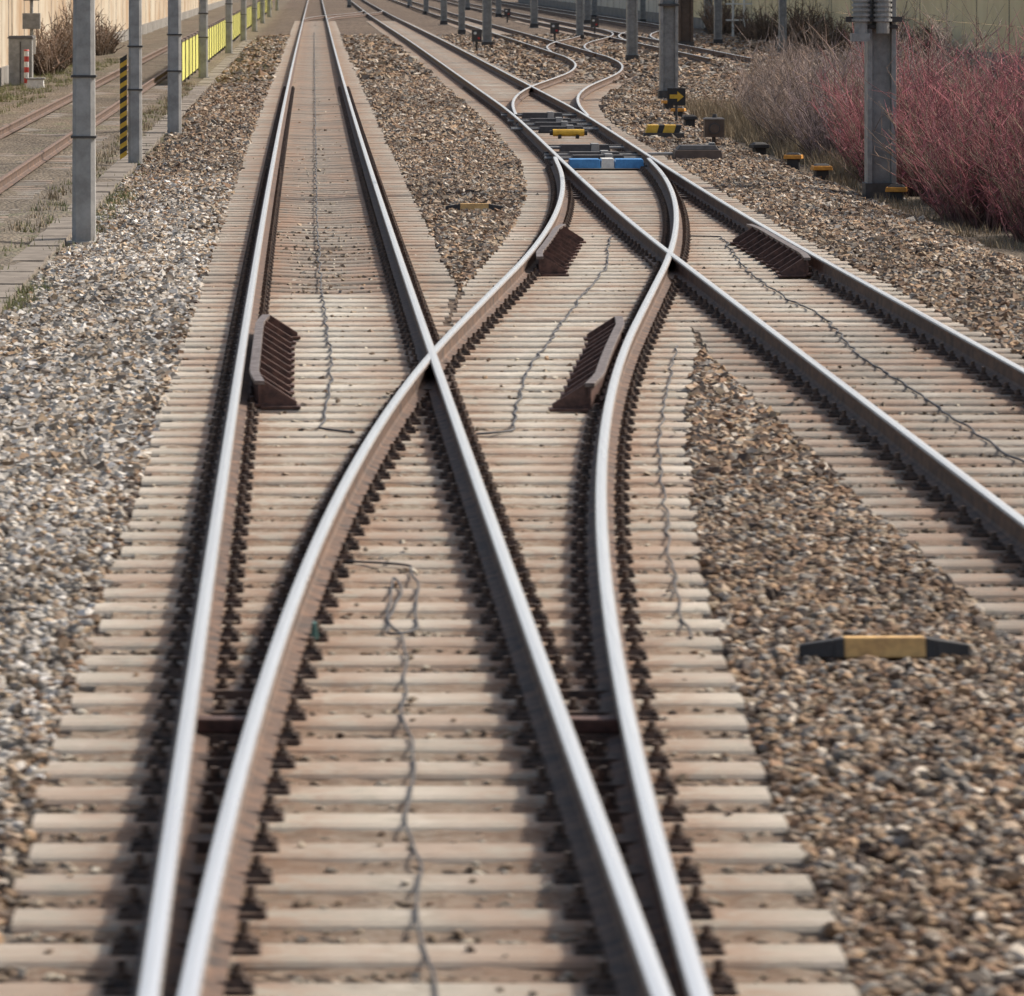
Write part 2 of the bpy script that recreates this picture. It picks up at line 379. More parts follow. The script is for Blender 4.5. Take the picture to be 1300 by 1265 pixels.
mb=MB('fast','checkr')
for (yc,xc) in ((37.6,float(c1(37.6))+G),(T0+LT-30.1,float(c2(50.4))-G)):
    mb.box(xc-.15,xc+.15,yc-1.9,yc-.5,-.186,-.15,'fast'); mb.box(xc-.15,xc+.15,yc+.5,yc+2.,-.186,-.15,'fast')
mb.obj('frog_base_plates',cross)

# ------------------------------------------------------------ ground
def gz(x,y):
    x=np.asarray(x,float); y=np.asarray(y,float)
    near=np.interp(x,[-60,-9.6,-7,-3.9,-3.3,-2.8,-2.2,-1.4,6.4,7.2,8.0,8.6,13,60],[-.6,-.45,-.30,-.30,-.33,-.36,-.27,-.228,-.228,-.25,-.36,-.44,-.46,-.6])
    far=np.interp(x,[-60,-9.6,-7,-3.9,-3.3,-2.8,-2.2,-1.4,21,24,60],[-.6,-.45,-.30,-.30,-.33,-.36,-.27,-.228,-.228,-.4,-.6])
    t=sstep((y-92)/25.); return near*(1-t)+far*t
def wob(x,y):
    w=.02*np.sin(x*1.7+y*.6)+.015*np.sin(x*3.1-y*1.3+2)+.012*np.sin(y*2.3+x*.7)
    bed=np.where((x>-1.5)&(x<6.6),.15,1.); return w*bed
xs=np.unique(np.concatenate([[-3000,-1000,-300,-100,-40,-20],np.arange(-12,20,.4),[22,26,40,100,300,1000,3000]]))
ys=np.unique(np.concatenate([[-3000,-500,-100,-20],np.arange(0,140,.6),np.arange(140,400,5),[450,600,900,1500,3000,6000]]))
X,Y=np.meshgrid(xs,ys); Z=gz(X,Y)+wob(X,Y)*((np.abs(X)<30)&(Y<400))
V=np.stack([X,Y,Z],-1).reshape(-1,3); nx=len(xs); ii=np.arange(len(V)).reshape(len(ys),nx)
F=np.stack([ii[:-1,:-1],ii[:-1,1:],ii[1:,1:],ii[1:,:-1]],-1).reshape(-1,4)
g=npmesh('ground',V,F,'ground'); g.data.polygons.foreach_set('use_smooth',np.ones(len(F),dtype=bool))

# ------------------------------------------------------------ ballast stones
phi=(1+5**.5)/2
ico=np.array([(-1,phi,0),(1,phi,0),(-1,-phi,0),(1,-phi,0),(0,-1,phi),(0,1,phi),(0,-1,-phi),(0,1,-phi),(phi,0,-1),(phi,0,1),(-phi,0,-1),(-phi,0,1)],float); ico/=np.linalg.norm(ico[0])
icf=np.array([(0,11,5),(0,5,1),(0,1,7),(0,7,10),(0,10,11),(1,5,9),(5,11,4),(11,10,2),(10,7,6),(7,1,8),(3,9,4),(3,4,2),(3,2,6),(3,6,8),(3,8,9),(4,9,5),(2,4,11),(6,2,10),(8,6,7),(9,8,1)])
cub=np.array([(-1,-1,-1),(1,-1,-1),(1,1,-1),(-1,1,-1),(-1,-1,1),(1,-1,1),(1,1,1),(-1,1,1)],float)*.72
cuf=np.array([(0,2,1),(0,3,2),(4,5,6),(4,6,7),(0,1,5),(0,5,4),(1,2,6),(1,6,5),(2,3,7),(2,7,6),(3,0,4),(3,4,7)])
octv=np.array([(1,0,0),(-1,0,0),(0,1,0),(0,-1,0),(0,0,1),(0,0,-1)],float)*1.1
octf=np.array([(0,2,4),(2,1,4),(1,3,4),(3,0,4),(2,0,5),(1,2,5),(3,1,5),(0,3,5)])
def stones(name,P,R,C,T,TF):
    n=len(P); K=24
    temp=T[None]*rng.uniform(.72,1.3,(K,len(T),1))+rng.normal(0,.10,(K,len(T),3)); temp*=rng.uniform(.6,1.3,(K,1,3))
    q=rng.normal(size=(n,4)); q/=np.linalg.norm(q,axis=1)[:,None]; w,x,y,z=q.T
    Rm=np.stack([1-2*(y*y+z*z),2*(x*y-z*w),2*(x*z+y*w),2*(x*y+z*w),1-2*(x*x+z*z),2*(y*z-x*w),2*(x*z-y*w),2*(y*z+x*w),1-2*(x*x+y*y)],-1).reshape(n,3,3)
    tv=temp[rng.integers(0,K,n)]*R[:,None,None]
    V=np.einsum('nij,nvj->nvi',Rm,tv); V[:,:,2]*=.8; V=V+P[:,None,:]
    F=(TF[None]+(np.arange(n)*len(T))[:,None,None]).reshape(-1,3)
    npmesh(name,V.reshape(-1,3),F,'stone',np.repeat(C,len(T),0))
pb=np.array([(.23,.145,.088),(.34,.23,.14),(.145,.095,.062),(.46,.35,.25),(.22,.18,.14),(.095,.07,.055),(.40,.265,.155),(.58,.51,.42),(.28,.17,.10),(.36,.28,.19),(.26,.24,.21)])*.93
pp=np.array([(.56,.515,.45),(.66,.62,.55),(.42,.33,.235),(.47,.42,.35),(.22,.175,.135),(.76,.73,.68),(.35,.32,.28),(.52,.39,.26),(.44,.42,.39)])*.97
pc=np.array([(.46,.40,.31),(.38,.32,.24),(.31,.245,.17),(.52,.47,.38),(.25,.185,.125)])
def scatter(y0,y1,dens,rmin,rmax,T,TF,name,cribp):
    a0=lambda y:-.067*y-1.2; a1=lambda y:.15*y+1.8
    n=int(dens*(y1-y0)*(a1(y1)-a0(y1))); y=rng.uniform(y0,y1,n); x=rng.uniform(a0(y1),a1(y1),n)
    k=(x>a0(y))&(x<a1(y))&(x>-3.0)&((x<8.2)|(y>100)); x,y=x[k],y[k]
    A1=c1(y)-G-E; B1=c1(y)+G+E; A2=c2(y)-G-E; B2=c2(y)+G+E; CR=cx(y)+G+E; CLf=cx(y)-G-E
    inz=((x>A1)&(x<B1))|((x>A2)&(x<B2))|((y>T0)&(y<T0+LT)&(x>CLf)&(x<CR))|((y>T1)&(y<T1+40)&(x>A2)&(x<cx2(y)+G+E))
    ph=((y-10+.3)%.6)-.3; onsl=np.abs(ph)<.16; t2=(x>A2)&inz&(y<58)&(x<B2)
    u=rng.random(len(x)); k=(~inz)|((~onsl)&(u<np.where(t2,cribp*2.4,cribp)))|(u<.008*(y<40)); edge=inz&onsl
    x,y,inz,edge,t2=x[k],y[k],inz[k],edge[k],t2[k]; n=len(x)
    R=rng.uniform(rmin,rmax,n)*np.where(inz,.62,1.)*np.where(rng.random(n)<.06,1.35,1.); R=np.where(edge,R*.75,R)
    z=gz(x,y)+wob(x,y)+rng.uniform(-.008,.016,n)+np.where(inz,-.002,.012); z=np.where(edge,ZS+.010,z)
    cb=pb[rng.integers(0,len(pb),n)]; cp=pp[rng.integers(0,len(pp),n)]; cc_=pc[rng.integers(0,len(pc),n)]
    jit=.55*np.sin(y*.35+1)+rng.normal(0,.35,n)
    wp=np.clip((-1.0-x)/.3,0,1)*sstep((y+jit*4-17)/6)*(1-sstep((y-50)/40))*.9
    sel=rng.random(n)<wp; C=np.where(sel[:,None],cp,cb)
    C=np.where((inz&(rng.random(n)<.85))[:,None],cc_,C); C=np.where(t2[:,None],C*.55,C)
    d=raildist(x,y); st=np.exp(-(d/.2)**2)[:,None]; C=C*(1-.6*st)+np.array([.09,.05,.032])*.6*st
    C*=rng.uniform(.72,1.2,(n,1)); C*=(.93+.14*np.sin(x*.9+y*.23)*np.sin(y*.11+x*.3)+.06*np.sin(x*2.7-y*.7))[:,None]
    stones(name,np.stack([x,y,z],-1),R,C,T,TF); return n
ns=[scatter(12.5,30,480,.021,.038,ico,icf,'ballast_gravel',.28),scatter(30,60,290,.028,.043,cub,cuf,'ballast_gravel',.16),
    scatter(60,88,190,.034,.052,octv,octf,'ballast_gravel',.05),scatter(88,140,60,.04,.075,octv,octf,'ballast_gravel',.02),scatter(140,240,9,.07,.13,octv,octf,'ballast_gravel',.0)]
print('stones',ns)

# ------------------------------------------------------------ cables
def cable(name,pts,r=.009,wig=.02,z=ZS+.006):
    P=[]
    for i in range(len(pts)-1):
        (x0,y0),(x1,y1)=pts[i],pts[i+1]; L=math.hypot(x1-x0,y1-y0); n=max(1,int(L/.26))
        for k in range(n):
            t=k/n; P.append((x0+(x1-x0)*t+random.uniform(-wig,wig),y0+(y1-y0)*t+random.uniform(-.06,.06),z+random.uniform(0,.010)))
    P.append((*pts[-1],z))
    cu=bpy.data.curves.new(name,'CURVE'); cu.dimensions='3D'; sp_=cu.splines.new('NURBS'); sp_.points.add(len(P)-1)
    for q,p in zip(sp_.points,P): q.co=(*p,1)
    sp_.order_u=3; sp_.use_endpoint_u=True; cu.bevel_depth=r; cu.bevel_resolution=2; cu.materials.append(M['wire'])
    ob=bpy.data.objects.new(name,cu); COL.objects.link(ob)
cable('track_cable',[(-.05,250),(0,116),(.02,62.6),(.06,47),(.13,40.2),(.12,35.7),(.03,32.9),(.27,32.7)],.008,.022)
cable('track_cable',[(.13,25.5),(.51,25.4),(.53,24.6),(.49,22.9),(.34,22.7),(.42,24.9),(.46,24.4),(.36,23.2),(.43,22.4),(.38,20.4),(.40,19.2),(.336,17.6),(.375,16.8),(.35,15.8),(.37,14.7),(.35,12.5)],.0065,.014)
cable('track_cable',[(3.56,57),(3.14,50.9),(2.57,46),(2.05,41),(1.70,37.8),(1.46,34.4),(1.37,32.7),(1.11,32.6)],.008,.024)
cable('track_cable',[(3.07,40.2),(2.33,32.1),(2.14,29.1),(1.97,26.3),(1.84,24),(1.80,22.6)],.0065,.02)
cable('track_cable',[(4.5,57),(4.89,56.9),(4.6,50.2),(4.6,46),(4.7,43.4),(4.52,39.3),(4.55,35),(4.58,30.5),(4.55,26)],.008,.03)

def marker(x,y,L=.8,rot=0):
    z=float(gz(x,y)); h=.09; a=L/2; t=.16; w=.055; mb=MB('dullyellow','black')
    def seg(x0,x1,w0,w1,h0,h1,m): mb.hexa([(x0,-w0,0),(x1,-w1,0),(x1,w1,0),(x0,w0,0),(x0,-w0*.62,h0),(x1,-w1*.62,h1),(x1,w1*.62,h1),(x0,w0*.62,h0)],m)
    seg(-a,-a+t,w*.5,w,.055,h*.9,'black'); seg(-a+t,-.19,w,w,h*.9,h,'black'); seg(-.19,.19,w*1.01,w*1.01,h+.002,h+.002,'dullyellow'); seg(.19,a-t,w,w,h,h*.9,'black'); seg(a-t,a,w,w*.5,h*.9,.055,'black')
    mb.obj('clearance_marker',None,.006,(x,y,z+.03),rot)
marker(2.66,22.1,.8,.02); marker(2.14,63.5,.78,-.03)

# ------------------------------------------------------------ masts
def mast_concrete(x,y,w=.28,h=8.5,arm=1,name='catenary_mast'):
    z0=float(gz(x,y))-.3; e=empty(name,(x,y,0)); mb=MB('concrete','steeldark'); s=w/2
    def ring(s,z): c=.36*s; return [(s-c,-s,z),(s,-s+c,z),(s,s-c,z),(s-c,s,z),(-s+c,s,z),(-s,s-c,z),(-s,-s+c,z),(-s+c,-s,z)]
    zs=[z0,2,h]; ss=[s,s*.93,s*.7]
    mb.v+=sum([ring(a,b_) for a,b_ in zip(ss,zs)],[])
    for i in range(2):
        for k in range(8): mb.f.append([i*8+k,i*8+(k+1)%8,i*8+8+(k+1)%8,i*8+8+k]); mb.m.append(0)
    mb.f.append(list(range(16,24))); mb.m.append(0)
    mb.obj('shaft',e)
    b2=MB('steeldark')
    for z in (.95,1.7,3.4): b2.box(-s-.012,s+.012,-s-.012,s+.012,z,z+.03,'steeldark')
    b2.obj('bands',e,.004)
    b3=MB('plinth'); b3.box(-s-.1,s+.1,-s-.1,s+.1,z0-.1,float(gz(x,y))+.03,'plinth',.03,.03); b3.obj('footing',e,.01)
    b4=MB('steelgrey'); b4.cyl((0,0,5.6),(arm*2.6,0,6.3),.03,.03,'steelgrey',8); b4.cyl((0,0,6.9),(arm*2.4,0,6.4),.025,.025,'steelgrey',8); b4.cyl((arm*2.2,0,6.25),(arm*1.2,0,5.5),.02,.02,'steelgrey',8); b4.obj('cantilever',e)
    return e
def mast_h(x,y,w=.42,h=9,arm=-1,mat='steelgrey',name='catenary_mast',collars=True):
    e=empty(name,(x,y,0)); z0=float(gz(x,y))-.2; s=w/2; mb=MB(mat)
    mb.box(-s*.98,-s*.66,-s,s,z0,h,mat); mb.box(s*.66,s*.98,-s,s,z0,h,mat); mb.box(-s*.66,s*.66,-s*.45,s*.45,z0,h,mat)
    mb.obj('shaft',e,.006)
    b=MB('steeldark')
    if collars:
        for z in (2.15,4.): b.box(-s-.02,s+.02,-s-.02,s+.02,z,z+.06,'steeldark')
    b.box(-s-.03,s+.03,-s-.03,s+.03,float(gz(x,y))-.1,float(gz(x,y))+.25,'steeldark')
    b.obj('collars',e,.005)
    b3=MB('plinth'); b3.box(-s-.16,s+.16,-s-.16,s+.16,z0-.2,float(gz(x,y))+.02,'plinth'); b3.obj('footing',e,.01)
    b4=MB('steelgrey'); b4.cyl((0,0,5.8),(arm*2.9,0,6.4),.035,.035,'steelgrey',8); b4.cyl((0,0,7.2),(arm*2.6,0,6.5),.03,.03,'steelgrey',8); b4.obj('cantilever',e)
    return e
mast_concrete(-2.86,58.5,.29); mast_concrete(-2.9,97.5,.29)
m160=mast_concrete(-3.12,82,.24)
for (x,y) in ((-3.5,148),(-3.5,192),(-3.45,228),(-3.4,265),(-3.4,305),(-3.4,350),(-3.3,410)): mast_concrete(x,y,.3)
mb=MB('yellow','black'); w=.12; zb=-.25; zt=1.5; n=20; dz=(zt-zb)/n
for i in range(n):
    z=zb+i*dz; k='black' if i%2 else 'yellow'; sh=.08
    mb.hexa([(-w/2,-.01,z),(w/2,-.01,z+sh),(w/2,.01,z+sh),(-w/2,.01,z),(-w/2,-.01,z+dz),(w/2,-.01,z+dz+sh),(w/2,.01,z+dz+sh),(-w/2,.01,z+dz)],k)
st=mb.obj('striped_warning_board',None); st.parent=m160; st.location=(-.20,-.13,0)
big=mast_h(8.55,71.5,.44)
mb=MB('steelgrey','steeldark')
for dx in (-.33,.0):
    z=2.08
    mb.cyl((dx,-.32,z),(dx,-.32,z+.18),.10,.10,'steelgrey',14); z+=.18
    for i in range(9):
        mb.cyl((dx,-.32,z),(dx,-.32,z+.04),.14,.14,'steelgrey',14); mb.cyl((dx,-.32,z+.04),(dx,-.32,z+.075),.115,.115,'steelgrey',14); z+=.075
mb.box(-.55,.3,-.30,-.235,2.25,2.33,'steeldark'); mb.box(-.48,-.2,-.42,-.2,1.96,2.08,'steelgrey')
mb.obj('ribbed_insulators',big)
b2=mast_h(8.9,119,.46)
for (x,y,w) in ((7.35,202,.4),(12.7,274,.42),(17,295,.4),(11.4,170,.4),(12.1,160,.3),(7.9,290,.4),(8.5,362,.4),(13.2,340,.4),(17.9,210,.35),(21.3,256,.45),(19.5,330,.4),(8.6,430,.4),(3.1,430,.35),(18.3,185,.3),(7.6,245,.35),(12.6,225,.35),(17.5,380,.4),(12.9,400,.4),(20.8,300,.35)): mast_h(x,y,w,collars=False)
mast_h(15.9,203,.66,8,-1,'brownsteel')

# ------------------------------------------------------------ switch gear
e=empty('switch_drive_rods',(0,0,0)); X2=float(c2(77)); mb=MB('blue','white','steeldark')
mb.box(X2-.62,X2-.1,76.3,76.75,-.17,-.02,'blue',.02,.02); mb.box(X2-.1,X2+.12,76.32,76.73,-.17,-.01,'white',.01,.01); mb.box(X2+.12,X2+.6,76.3,76.75,-.17,-.02,'blue',.02,.02)
mb.obj('blue_cover',e,.01)
mb=MB('steeldark','steelgrey','white')
for yy,w in ((79.2,.9),(80.6,.85),(84,.7),(94.,1.),(96.5,.8),(99,.9),(103,.9)):
    xc=float(c2(yy)); mb.cyl((xc-w,yy,-.12),(xc+w,yy,-.12),.03,.03,'steelgrey',8); mb.cyl((xc-w,yy+.35,-.10),(xc+w,yy+.35,-.10),.025,.025,'steeldark',8)
    mb.box(xc-.45,xc+.45,yy-.18,yy+.18,-.19,-.06,'steeldark',.03,.03)
    mb.box(xc+.1,xc+.25,yy-.2,yy+.2,-.19,-.04,'steelgrey',.01,.01)
mb.obj('rods',e,.004)
xc=float(c2(90.7)); mb=MB('yellow','black')
mb.cyl((xc-.3,90.7,-.08),(xc+.3,90.7,-.08),.07,.07,'yellow',12); mb.cyl((xc-.36,90.7,-.08),(xc-.3,90.7,-.08),.05,.05,'black',12); mb.cyl((xc+.3,90.7,-.08),(xc+.36,90.7,-.08),.05,.05,'black',12)
mb.box(xc-.2,xc-.14,90.6,90.8,-.19,-.12,'black'); mb.box(xc+.14,xc+.2,90.6,90.8,-.19,-.12,'black')
mb.obj('yellow_lock_bar',e)
mb=MB('yellow','black')
for i in range(6): mb.hexa([(-.33+i*.11,-.2,0),(-.22+i*.11,-.2,0),(-.22+i*.11,.2,0),(-.33+i*.11,.2,0),(-.28+i*.11,-.17,.15),(-.17+i*.11,-.17,.15),(-.17+i*.11,.17,.15),(-.28+i*.11,.17,.15)],'black' if i%3==2 else 'yellow')
mb.box(-.36,.42,-.24,.24,-.12,-.002,'steeldark'); mb.obj('striped_cable_box',None,.005,(6.75,92,-.12))
mb=MB('steeldark','brownsteel','steelgrey'); mb.box(-.42,.42,-.3,.3,0,.16,'brownsteel',.03,.03); mb.box(-.36,.36,-.25,.25,.162,.24,'steeldark',.06,.05); mb.cyl((-.42,0,.09),(-1.1,0,.08),.03,.03,'steelgrey'); mb.box(.2,.3,-.1,.1,.24,.28,'steelgrey')
mb.box(-.5,.5,-.36,.36,-.1,-.003,'steeldark'); mb.obj('point_machine',None,.012,(6.55,81,-.2))
mb=MB('steeldark','brownsteel','white'); mb.cyl((0,0,-.3),(0,0,.16),.035,.035,'steeldark'); mb.box(-.17,.17,-.15,.15,.16,.47,'brownsteel'); mb.box(-.19,.19,-.17,.17,.472,.50,'steeldark',.04,.04)
mb.cyl((0,-.152,.31),(0,-.19,.31),.10,.10,'steeldark',18); mb.cyl((0,-.19,.31),(0,-.194,.31),.08,.08,'brownsteel',18); mb.box(-.12,.12,-.12,.12,-.35,-.22,'steeldark'); mb.cyl((.02,0,.50),(.02,0,.56),.05,.04,'steeldark')
mb.obj('switch_lantern',None,.006,(7.0,83,-.05))
mb=MB('steeldark','black','yellow'); mb.cyl((0,0,-.5),(0,0,.45),.03,.03,'steeldark'); mb.box(-.2,.2,-.03,.0,.12,.5,'black')
mb.hexa([(-.15,-.036,.27),(.02,-.036,.27),(.02,-.031,.27),(-.15,-.031,.27),(-.15,-.036,.36),(.02,-.036,.36),(.02,-.031,.36),(-.15,-.031,.36)],'yellow')
mb.prism([(.02,.2),(.16,.315),(.02,.43)],-.036,-.031,'yellow'); mb.obj('arrow_sign',None,0,(7.95,104,-.05))
for (x,y) in ((8.27,81.7),(8.25,77),(8.66,70.4),(8.08,86),(8.0,101),(8.15,106),(8.3,111)):
    mb=MB('black','orange'); mb.box(-.11,.11,-.1,.1,-.12,.13,'black',.01,.01); mb.box(-.16,.16,-.13,.13,.132,.20,'orange' if y<84 or y>105 else 'black',.01,.01); mb.box(-.13,.13,-.1,.1,.202,.235,'black',.04,.04)
    mb.obj('cable_marker_post',None,.008,(x,y,float(gz(x,y))+.04),random.uniform(-.3,.3))
mb=MB('red','white')
for i in range(7): mb.cyl((0,0,i*.16),(0,0,(i+1)*.16-.001),.07,.07,'red' if i%2 else 'white',12)
mb.cyl((0,0,1.12),(0,0,1.16),.09,.06,'red',12); mb.obj('striped_bollard',None,0,(-8.55,140,-.45))
mb=MB('steelgrey','steeldark'); mb.box(-.35,.35,-.25,.25,0,1.5,'steelgrey'); mb.box(-.4,.4,-.3,.3,1.502,1.58,'steeldark',.05,.05); mb.box(-.02,.02,-.262,-.252,.1,1.4,'steeldark'); mb.box(.2,.24,-.27,-.25,.7,.9,'steeldark'); mb.obj('relay_cabinet',None,.01,(-8.9,143,-.5))
mb=MB('steelgrey','steeldark','white','red'); mb.cyl((0,0,0),(0,0,4.5),.06,.05,'steelgrey'); mb.box(-.25,.25,-.1,.1,2.6,3.6,'steeldark'); mb.box(-.28,.28,-.15,.15,1.7,2.2,'steelgrey'); mb.box(-.14,.14,-.13,-.11,.9,1.5,'white'); mb.obj('railway_signal',None,.006,(-9.0,150,-.5))
mb=MB('white','steelgrey','steeldark'); mb.box(-.25,.25,-.2,.2,0,.32,'white',.02,.02); mb.box(-.28,.28,-.22,.22,.322,.36,'steelgrey'); mb.obj('cable_box',None,.01,(-8.1,137,-.42))
for (x,y) in ((10.9,215),(6.5,190),(14.2,240),(12.2,300)):
    mb=MB('steeldark','white','red'); mb.cyl((0,0,-.3),(0,0,.4),.05,.05,'steeldark'); mb.box(-.2,.2,-.12,.12,.4,.9,'steeldark'); mb.cyl((-.07,-.121,.75),(-.07,-.16,.75),.06,.06,'white',12); mb.cyl((.08,-.121,.55),(.08,-.16,.55),.05,.05,'red',12); mb.obj('dwarf_signal',None,.006,(x,y,-.2))

mb=MB('trough'); y=30.
while y<230:
    L=.98; x=-3.28+random.uniform(-.012,.012); z=float(gz(-3.28,y))+.03+random.uniform(-.01,.01); mb.box(x-.2,x+.2,y,y+L,z-.2,z,'trough',.012,.012); y+=1.0
mb.obj('cable_trough',None)

# ------------------------------------------------------------ fences and walls
mb=MB('lime','steeldark'); y=138.
while y<430:
    mb.box(-3.96,-3.88,y,y+.1,-.5,1.02,'steeldark'); mb.box(-3.945,-3.905,y+.12,y+3.9,-.2,.92,'lime'); mb.box(-3.95,-3.9,y+.1,y+4,.94,1.0,'brownsteel'); y+=4
mb.obj('yellow_barrier_fence',None)
e=empty('noise_barrier_wall'); mb=MB('cream'); pl=MB('plinth'); ps=MB('brownsteel'); y=100.
while y<520:
    xx=22.4; mt='cream' if y<285 else 'greywall'
    for k in range(5):
        zz=.35+k*.92; mb.box(xx,xx+.14,y+.06,y+7.44,zz,zz+.90,mt)
    pl.box(xx-.06,xx+.22,y+.06,y+7.44,-.8,.34,'plinth'); ps.box(xx-.012,xx+.2,y-.05,y+.055,-.8,5.05,'brownsteel'); y+=7.5
mb.obj('panels',e); pl.obj('plinth',e); ps.obj('posts',e)
e=empty('retaining_wall'); mb=MB('stained'); ps=MB('plinth','steelgrey'); y=100.
while y<520:
    zt=4.5; mb.box(-10.0,-9.6,y+.12,y+7.9,-.8,zt,'stained'); ps.box(-10.05,-9.59,y-.1,y+.11,-.8,zt+.1,'plinth'); ps.box(-10.03,-9.55,y+.12,y+7.9,zt+.002,zt+.12,'plinth'); ps.box(-9.6,-9.5,y+.12,y+7.9,-.8,.1,'plinth'); y+=8
mb.obj('wall_panels',e); ps.obj('pilasters',e)
mb=MB('white','steelgrey'); mb.box(-.05,.05,-.05,.05,-.5,4,'white'); mb.box(.5,.6,-.05,.05,-.5,4,'white')
for z in (.6,1.4,2.2,3.): mb.box(-.35,.95,-.03,.03,z,z+.08,'white')
mb.obj('white_gate_frame',None,0,(20.6,233,0))

# ------------------------------------------------------------ vegetation
def tubes(P0,P1,r0,r1,c0,c1_):
    n=len(P0); d=P1-P0; d/=np.linalg.norm(d,axis=1)[:,None]+1e-9
    u=np.cross(d,np.array([.3,.9,.1])); u/=np.linalg.norm(u,axis=1)[:,None]+1e-9; w=np.cross(d,u)
    V=np.empty((n,6,3))
    for k in range(3):
        a=2*math.pi*k/3; o=u*math.cos(a)+w*math.sin(a); V[:,k]=P0+o*r0[:,None]; V[:,3+k]=P1+o*r1[:,None]
    F=np.array([(0,1,4,3),(1,2,5,4),(2,0,3,5)])[None]+(np.arange(n)*6)[:,None,None]
    C=np.concatenate([np.repeat(c0[:,None],3,1),np.repeat(c1_[:,None],3,1)],1)
    return V.reshape(-1,3),F.reshape(-1,4),C.reshape(-1,3)
def shrub(name,cx_,cy_,rx,ry,h,n,ca,cb_,twigs=7,lean=.35,mixp=.28,rs=1.):
    z0=float(gz(cx_,cy_)); ang=rng.uniform(0,2*math.pi,n); rr=np.sqrt(rng.random(n))
    ox=np.cos(ang)*rr; oy=np.sin(ang)*rr
    base=np.stack([cx_+ox*rx*.75,cy_+oy*ry*.75,np.full(n,z0-.05)],-1)
    L=h*(1-.45*rr**2)*rng.uniform(.45,1.18,n)*(1+.25*np.sin(ang*3+cx_*3)); dr=np.stack([ox*lean+rng.normal(0,.18,n),oy*lean+rng.normal(0,.18,n),np.ones(n)],-1)
    dr/=np.linalg.norm(dr,axis=1)[:,None]; Vs=[];Fs=[];Cs=[];o=0
    tone=rng.uniform(.4,1.5,n)[:,None]; ca=np.array(ca);cb_=np.array(cb_)
    mixb=(rng.random((n,1))<mixp); cb_=np.where(mixb,np.array([.25,.17,.125]),cb_)
    p=base; segs=4; pts=[p]
    for s in range(segs):
        dr=dr+rng.normal(0,.14,(n,3)); dr/=np.linalg.norm(dr,axis=1)[:,None]; p=p+dr*(L/segs)[:,None]; pts.append(p)
    def add(a,b_,r0,r1,k0,k1):
        nonlocal o
        v,f,c=tubes(a,b_,r0*rs,r1*rs,k0,k1); Vs.append(v);Fs.append(f+o);Cs.append(c);o+=len(v)
    for s in range(segs):
        t0,t1=s/segs,(s+1)/segs; add(pts[s],pts[s+1],np.full(n,.011*(1-t0)+.004),np.full(n,.011*(1-t1)+.003),(ca*(1-t0)+cb_*t0)*tone,(ca*(1-t1)+cb_*t1)*tone)
    P=np.stack(pts,1)
    for k in range(twigs):
        s=rng.integers(1,segs,n); t=rng.random(n)[:,None]; a=P[np.arange(n),s]*(1-t)+P[np.arange(n),s+1]*t
        d=rng.normal(0,.75,(n,3)); d[:,2]=np.abs(d[:,2])*.8+.45; d/=np.linalg.norm(d,axis=1)[:,None]; l=(L*rng.uniform(.1,.28,n))[:,None]
        mid=a+d*l*.5; d2=d+rng.normal(0,.25,(n,3)); e_=mid+d2*l*.5
        cc_=cb_*tone*rng.uniform(.7,1.3,(n,1)); add(a,mid,np.full(n,.006),np.full(n,.0045),cc_,cc_); add(mid,e_,np.full(n,.0045),np.full(n,.002),cc_,cc_)
    npmesh(name,np.concatenate(Vs),np.concatenate(Fs),'twig',np.concatenate(Cs))
RA=(.14,.085,.07); RB=(.33,.11,.125)
for (x,y,rx,ry,h,n) in ((9.9,60,1.3,2.2,1.9,650),(9.5,64.5,1.2,2.2,2.0,650),(10.9,65,1.4,2.4,2.3,600),(9.9,69.5,1.2,2.4,1.9,650),(9.6,74.5,1.1,2.4,2.1,650),(11.6,71,1.4,2.6,2.3,500),(9.9,79,1.1,2.5,2.0,600),(12.0,78,1.3,2.6,2.2,500),(11.2,59,1.2,2,2.1,450)):
    shrub('red_dogwood_shrub',x,y,rx,ry,h,n,RA,RB)
GA=(.13,.10,.08); GB=(.32,.25,.215)
for (x,y,rx,ry,h,n) in ((9.7,84,1.1,2.8,2.1,600),(9.5,89.5,1.,2.8,1.8,550),(11.6,88,1.4,3,2.4,500),(9.9,95,1.1,3,1.7,550),(10.2,101,1.2,3,1.6,550),(12.2,97,1.5,3.5,2.2,500),(10.8,107,1.4,3,1.7,500)):
    shrub('bare_shrub',x,y,rx,ry,h,n,GA,GB if y>86 else (.27,.20,.20))
for (x,y,h) in ((21.2,165,1.4),(21.3,178,1.8),(21.,192,1.5),(21.3,206,2.),(20.9,222,1.5),(21.2,245,1.9),(-9.,160,1.7),(-9.1,175,2.2),(-8.9,196,1.5)):
    shrub('bare_shrub',x,y,1.0 if x>0 else .6,4,h,260,(.09,.065,.045),(.17,.12,.085),5,.3,.2,2.6)
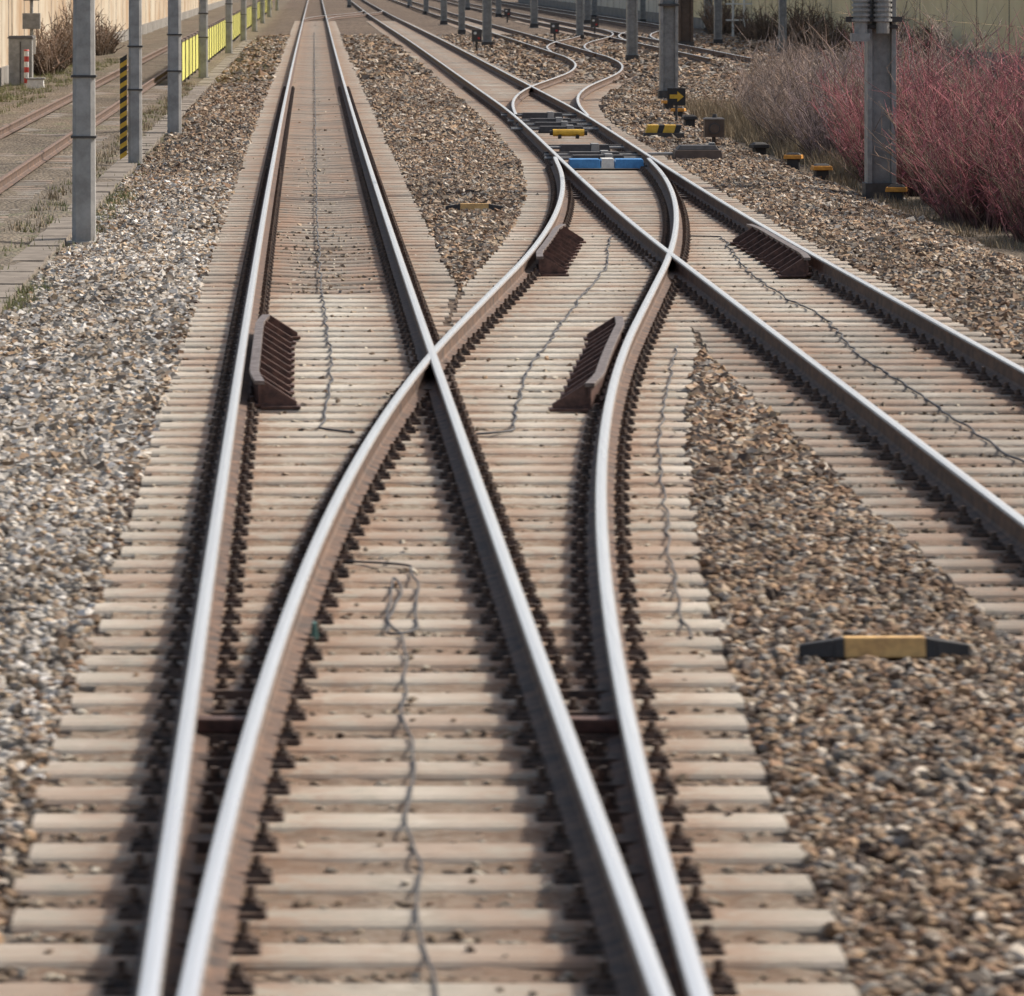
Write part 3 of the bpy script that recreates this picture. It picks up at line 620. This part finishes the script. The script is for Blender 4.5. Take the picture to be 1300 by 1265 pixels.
def blades(name,regions,c_a,c_b):
    P=[];H=[]
    for (x0,x1,y0,y1,n,h) in regions:
        k=max(1,n//14); cxs=rng.uniform(x0,x1,k); cys=rng.uniform(y0,y1,k); i=rng.integers(0,k,n)
        P.append(np.stack([cxs[i]+rng.normal(0,.07,n),cys[i]+rng.normal(0,.09,n)],-1)); H.append(h*rng.uniform(.4,1.2,n))
    P=np.concatenate(P);H=np.concatenate(H);n=len(P); z=gz(P[:,0],P[:,1])+.0
    a=rng.uniform(0,2*math.pi,n); w=.008; dx=np.cos(a)*w;dy=np.sin(a)*w; ln=rng.normal(0,.3,(n,2))*H[:,None]
    V=np.empty((n,3,3)); V[:,0]=np.stack([P[:,0]-dx,P[:,1]-dy,z],-1); V[:,1]=np.stack([P[:,0]+dx,P[:,1]+dy,z],-1); V[:,2]=np.stack([P[:,0]+ln[:,0],P[:,1]+ln[:,1],z+H],-1)
    F=np.arange(n*3).reshape(n,3); t=rng.random((n,1)); C=np.array(c_a)*(1-t)+np.array(c_b)*t
    npmesh(name,V.reshape(-1,3),F,'twig',np.repeat(C,3,0))
blades('dry_grass',[(8.5,9.6,78,112,7000,.4),(8.3,9.,58,80,1800,.14),(8.9,10.2,86,104,5000,.7),(-3.9,-3.5,60,140,1500,.14)],(.38,.30,.19),(.21,.16,.10))
blades('green_weeds',[(-3.1,-2.7,50,110,1000,.10),(-3.05,-2.85,46,50,350,.10),(-3.0,-2.7,60,72,600,.14),(-9.3,-7.2,90,180,6000,.16),(-3.95,-3.45,45,140,1500,.10)],(.12,.15,.05),(.25,.23,.10))

# ------------------------------------------------------------ light, world, camera
az=math.radians(62); el=math.radians(42)
sd=Vector((math.sin(az)*math.cos(el),math.cos(az)*math.cos(el),math.sin(el)))
L=bpy.data.lights.new('sun','SUN'); L.energy=4.0; L.angle=math.radians(3.); L.color=(1,.945,.87)
lo=bpy.data.objects.new('sun',L); COL.objects.link(lo); lo.rotation_euler=sd.to_track_quat('Z','Y').to_euler(); lo.location=(30,20,40)
w=bpy.data.worlds.new('World'); S.world=w; w.use_nodes=True; nt=w.node_tree; sk=nt.nodes.new('ShaderNodeTexSky'); sk.sky_type='NISHITA'; sk.sun_disc=False
sk.sun_elevation=el; sk.sun_rotation=az; sk.dust_density=4.; sk.air_density=1.; sk.ozone_density=.7
bg=nt.nodes['Background']; bg.inputs[1].default_value=.15
nt.links.new(mixc(nt,1.,sk.outputs[0],(1.1,1.05,.98),'MULTIPLY'),bg.inputs[0])
S.view_settings.view_transform='Standard'; S.view_settings.look='None'; S.view_settings.exposure=0
cam=bpy.data.cameras.new('camera'); co=bpy.data.objects.new('camera',cam); COL.objects.link(co); S.camera=co
co.location=(0,0,3.0); co.rotation_euler=(math.radians(90),0,0); cam.sensor_width=36; cam.lens=36*6000/1300.
cam.shift_x=250/1300.; cam.shift_y=-667.5/1300.; cam.clip_end=8000; cam.clip_start=.5
cam.dof.use_dof=True; cam.dof.focus_distance=75.; cam.dof.aperture_fstop=8.; cam.dof.aperture_ratio=.6
